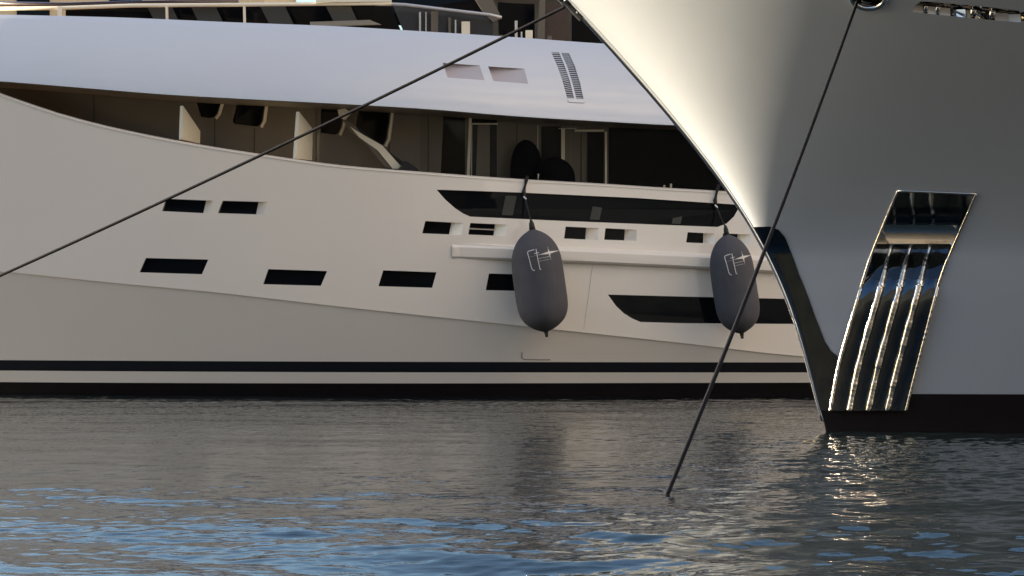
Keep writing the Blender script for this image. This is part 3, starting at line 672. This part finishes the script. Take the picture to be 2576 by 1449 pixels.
# ================================================================== fenders
def fender(top_px, bot_px, wpx, hook_px, label, k):
    dy = -0.72
    top = P(*top_px, SU, dy); bot = P(*bot_px, SU, dy); bot.y = top.y
    bot = P(*bot_px, lambda X, Z: top.y)
    ax = (top - bot).normalized(); Lg = (top - bot).length; R = wpx / 2 * top.y / F
    e = thing('fender', label, 'fender', 'fenders hanging along the white hull'); e.location = bot
    sx = Vector((1, 0, 0)) - ax * ax.x; sx.normalize(); sy = ax.cross(sx)
    if sy.y > 0: sy = -sy
    pr = [(0.0, 0.02), (0.012, 0.16), (0.035, 0.38), (0.07, 0.60), (0.12, 0.80), (0.18, 0.92), (0.26, 0.985), (0.36, 1.0), (0.5, 1.0), (0.62, 0.99), (0.72, 0.96), (0.80, 0.88), (0.87, 0.74), (0.92, 0.58), (0.96, 0.38), (0.985, 0.20), (1.0, 0.09)]
    rad = smooth_curve([(a, c * R) for a, c in pr]); n = 48; vs, fs = [], []
    hs = np.linspace(0, 1, 60)
    for h in hs:
        for j in range(n):
            a = 2 * math.pi * j / n; w = 1 + 0.006 * math.sin(3 * a + 9 * h) + (0.03 * math.sin(12 * a) * max(0, (h - 0.88) / 0.12)) + 0.03 * math.sin(12 * a) * max(0, (0.07 - h) / 0.07)
            vs.append(ax * (h * Lg) + (sx * math.cos(a) + sy * math.sin(a)) * max(rad(h), 0.01) * w)
    for i in range(len(hs) - 1):
        for j in range(n): fs.append((i * n + j, i * n + (j + 1) % n, (i + 1) * n + (j + 1) % n, (i + 1) * n + j))
    fs += [tuple(range(n - 1, -1, -1)), tuple((len(hs) - 1) * n + j for j in range(n))]
    body = mesh('cover', vs, fs, 'fender_cloth', e, smooth=True)
    # emblem: strokes in the (across, up) plane laid on the cloth; units are picture px
    def surf(x, h):
        r = max(rad(h), 0.02); s = max(-0.985, min(0.985, x / r)); return ax * (h * Lg) + (sx * s + sy * math.sqrt(1 - s * s)) * (r * 1.006 + 0.004)
    sc = top.y / F
    def stroke(pts, w):
        n_ = 14; q = []
        for i in range(len(pts) - 1):
            for t in range(n_): q.append((pts[i][0] + (pts[i + 1][0] - pts[i][0]) * t / n_, pts[i][1] + (pts[i + 1][1] - pts[i][1]) * t / n_))
        q.append(pts[-1]); Lp = []; Rp = []
        for i, (x, y) in enumerate(q):
            x1, y1 = q[min(i + 1, len(q) - 1)]; x0, y0 = q[max(i - 1, 0)]; l = math.hypot(x1 - x0, y1 - y0) or 1
            ww = (w(i / (len(q) - 1)) if callable(w) else w) / 2; nx, ny = -(y1 - y0) / l * ww, (x1 - x0) / l * ww
            for lst, sgn in ((Lp, 1), (Rp, -1)):
                wx_, wy_ = x + nx * sgn, y + ny * sgn
                lst.append(surf(wx_ * sc, min(1, max(0, wy_ * sc / Lg))))
        v_, f_ = strip(Lp, Rp); em.add(v_, f_)
    em = MB(); k_ = k
    # local px coordinates: x across from the axis, y up from the tail (photo's emblem read off the cloth)
    Hh = Lg / sc
    def q(x, y): return (x * k_, Hh * 0.0 + y)
    y0 = Hh * 0.80
    stroke([(k_ * -2, y0), (k_ * -17, y0 - 2), (k_ * -20, y0 - 5), (k_ * -17, y0 - 28), (k_ * -15, y0 - 46), (k_ * -12, y0 - 51), (k_ * -8, y0 - 52)], 2.0)
    stroke([(k_ * 2, y0 + 1), (k_ * 3, y0 - 24), (k_ * 5, y0 - 50), (k_ * 8, y0 - 52)], 1.9)
    stroke([(k_ * -4, y0 - 10), (k_ * 8, y0 - 9)], 1.6); stroke([(k_ * 4, y0 - 24), (k_ * 34, y0 - 22)], 0.8); stroke([(k_ * 4, y0 - 31), (k_ * 30, y0 - 29)], 0.6)
    stroke([(k_ * -16, y0 - 17), (k_ * 58, y0 - 10)], lambda t: 0.3 + 5.6 * math.exp(-((t - 0.66) / 0.22) ** 2))
    stroke([(k_ * 31, y0 + 3), (k_ * 35, y0 - 31)], lambda t: 0.4 + 4.6 * math.exp(-((t - 0.48) / 0.20) ** 2))
    em.build('emblem', 'emblem_print', body)
    b = MB(); b.tube([ax * Lg * 0.985, ax * (Lg + 0.12), ax * (Lg + 0.2)], [R * 0.13, R * 0.10, 0.02], 10); b.build('top_fitting', 'black_rubber', e, smooth=True)
    b = MB(); b.tube([ax * 0.02, -ax * 0.07, -ax * 0.10], [0.05, 0.03, 0.03], 10); b.build('tail_fitting', 'black_rubber', e, smooth=True)
    hk = P(*hook_px, SU, -0.06) - bot; b = MB()
    b.tube([ax * (Lg + 0.15), ax * (Lg + 0.15) + (hk - ax * (Lg + 0.15)) * 0.5 + Vector((0, 0.1, 0)), hk], 0.016, 8); b.build('hanging_line', 'black_rubber', e)
    up = P(hook_px[0] + 4, hook_px[1] - 42, SU, -0.02) - bot; b = MB()
    b.tube([hk + Vector((0, 0, -0.02)), hk + Vector((-0.02, -0.02, 0.1)), up + Vector((0.0, -0.03, 0.0)), up + Vector((0.02, 0.12, 0.07)), up + Vector((0.02, 0.24, 0.0))], [0.03, 0.045, 0.04, 0.035, 0.03], 8)
    hkb = b.build('strap', 'black_rubber', e); b = MB(); b.tube([hk + Vector((-0.03, -0.05, 0.0)), hk + Vector((0.03, -0.06, -0.06))], 0.022, 8); b.build('shackle', 'brushed_steel', hkb)
fender((1339, 577), (1374, 836), 130, (1320, 495), 'charcoal cloth fender with emblem hanging in full view in the middle of the white hull', 1.0)
fender((1828, 590), (1866, 840), 112, (1801, 516), 'charcoal cloth fender with emblem beside the front yacht\'s stem, crossed by the steep rope', 0.86)

# ================================================================== the quay behind the camera and a building beyond (both show in reflections and past the rail)
def building(name, x0, x1, y0, y1, h, face, label, nx, nz, m='sandstone'):
    e = thing(name, label, 'building'); b = MB(); b.box(x0, x1, y0, y1, 0.5, h); b.build('wall', m, e)
    b = MB(); b.box(x0 - 0.4, x1 + 0.4, y0 - 0.4, y1 + 0.4, h, h + 0.35); b.build('cornice', m, e)
    b = MB(); mx, my = (x0 + x1) / 2, (y0 + y1) / 2; b.add([(x0, y0, h + 0.35), (x1, y0, h + 0.35), (x1, y1, h + 0.35), (x0, y1, h + 0.35), (x0 + 4, my, h + 2.4), (x1 - 4, my, h + 2.4)], [(0, 1, 5, 4), (1, 2, 5), (2, 3, 4, 5), (3, 0, 4)]); b.build('roof', 'roof_tile', e)
    yy = y1 + 0.03 if face > 0 else y0 - 0.03
    for i in range(nx):
        for j in range(nz):
            cx = x0 + (i + 0.5) * (x1 - x0) / nx; cz = 2.2 + j * (h - 1.5) / nz
            MB().box(cx - 0.55, cx + 0.55, min(yy, yy + 0.02 * face), max(yy, yy + 0.02 * face), cz, cz + 1.7).build('window', 'tinted_glass', e)
    return e
building('stone_building', -30, -8.3, 96, 110, 14, -1, 'warm sandstone building glimpsed past the rail at the top left corner', 7, 4, 'pale_sandstone')
q = MB(); q.box(-90, 90, -30, -5, -1, 0.9); o = q.build('quay', 'quay_stone'); o['kind'] = 'structure'
for i, (x0, x1, h) in enumerate(((-75, -36, 17), (-34, 2, 21), (4, 44, 18), (46, 84, 22))):
    building('stone_building', x0, x1, -28, -14, h, 1, ['left', 'centre left', 'centre right', 'right'][i] + ' quayside stone building mirrored in the polished chute and glossy hulls', 8, 5)
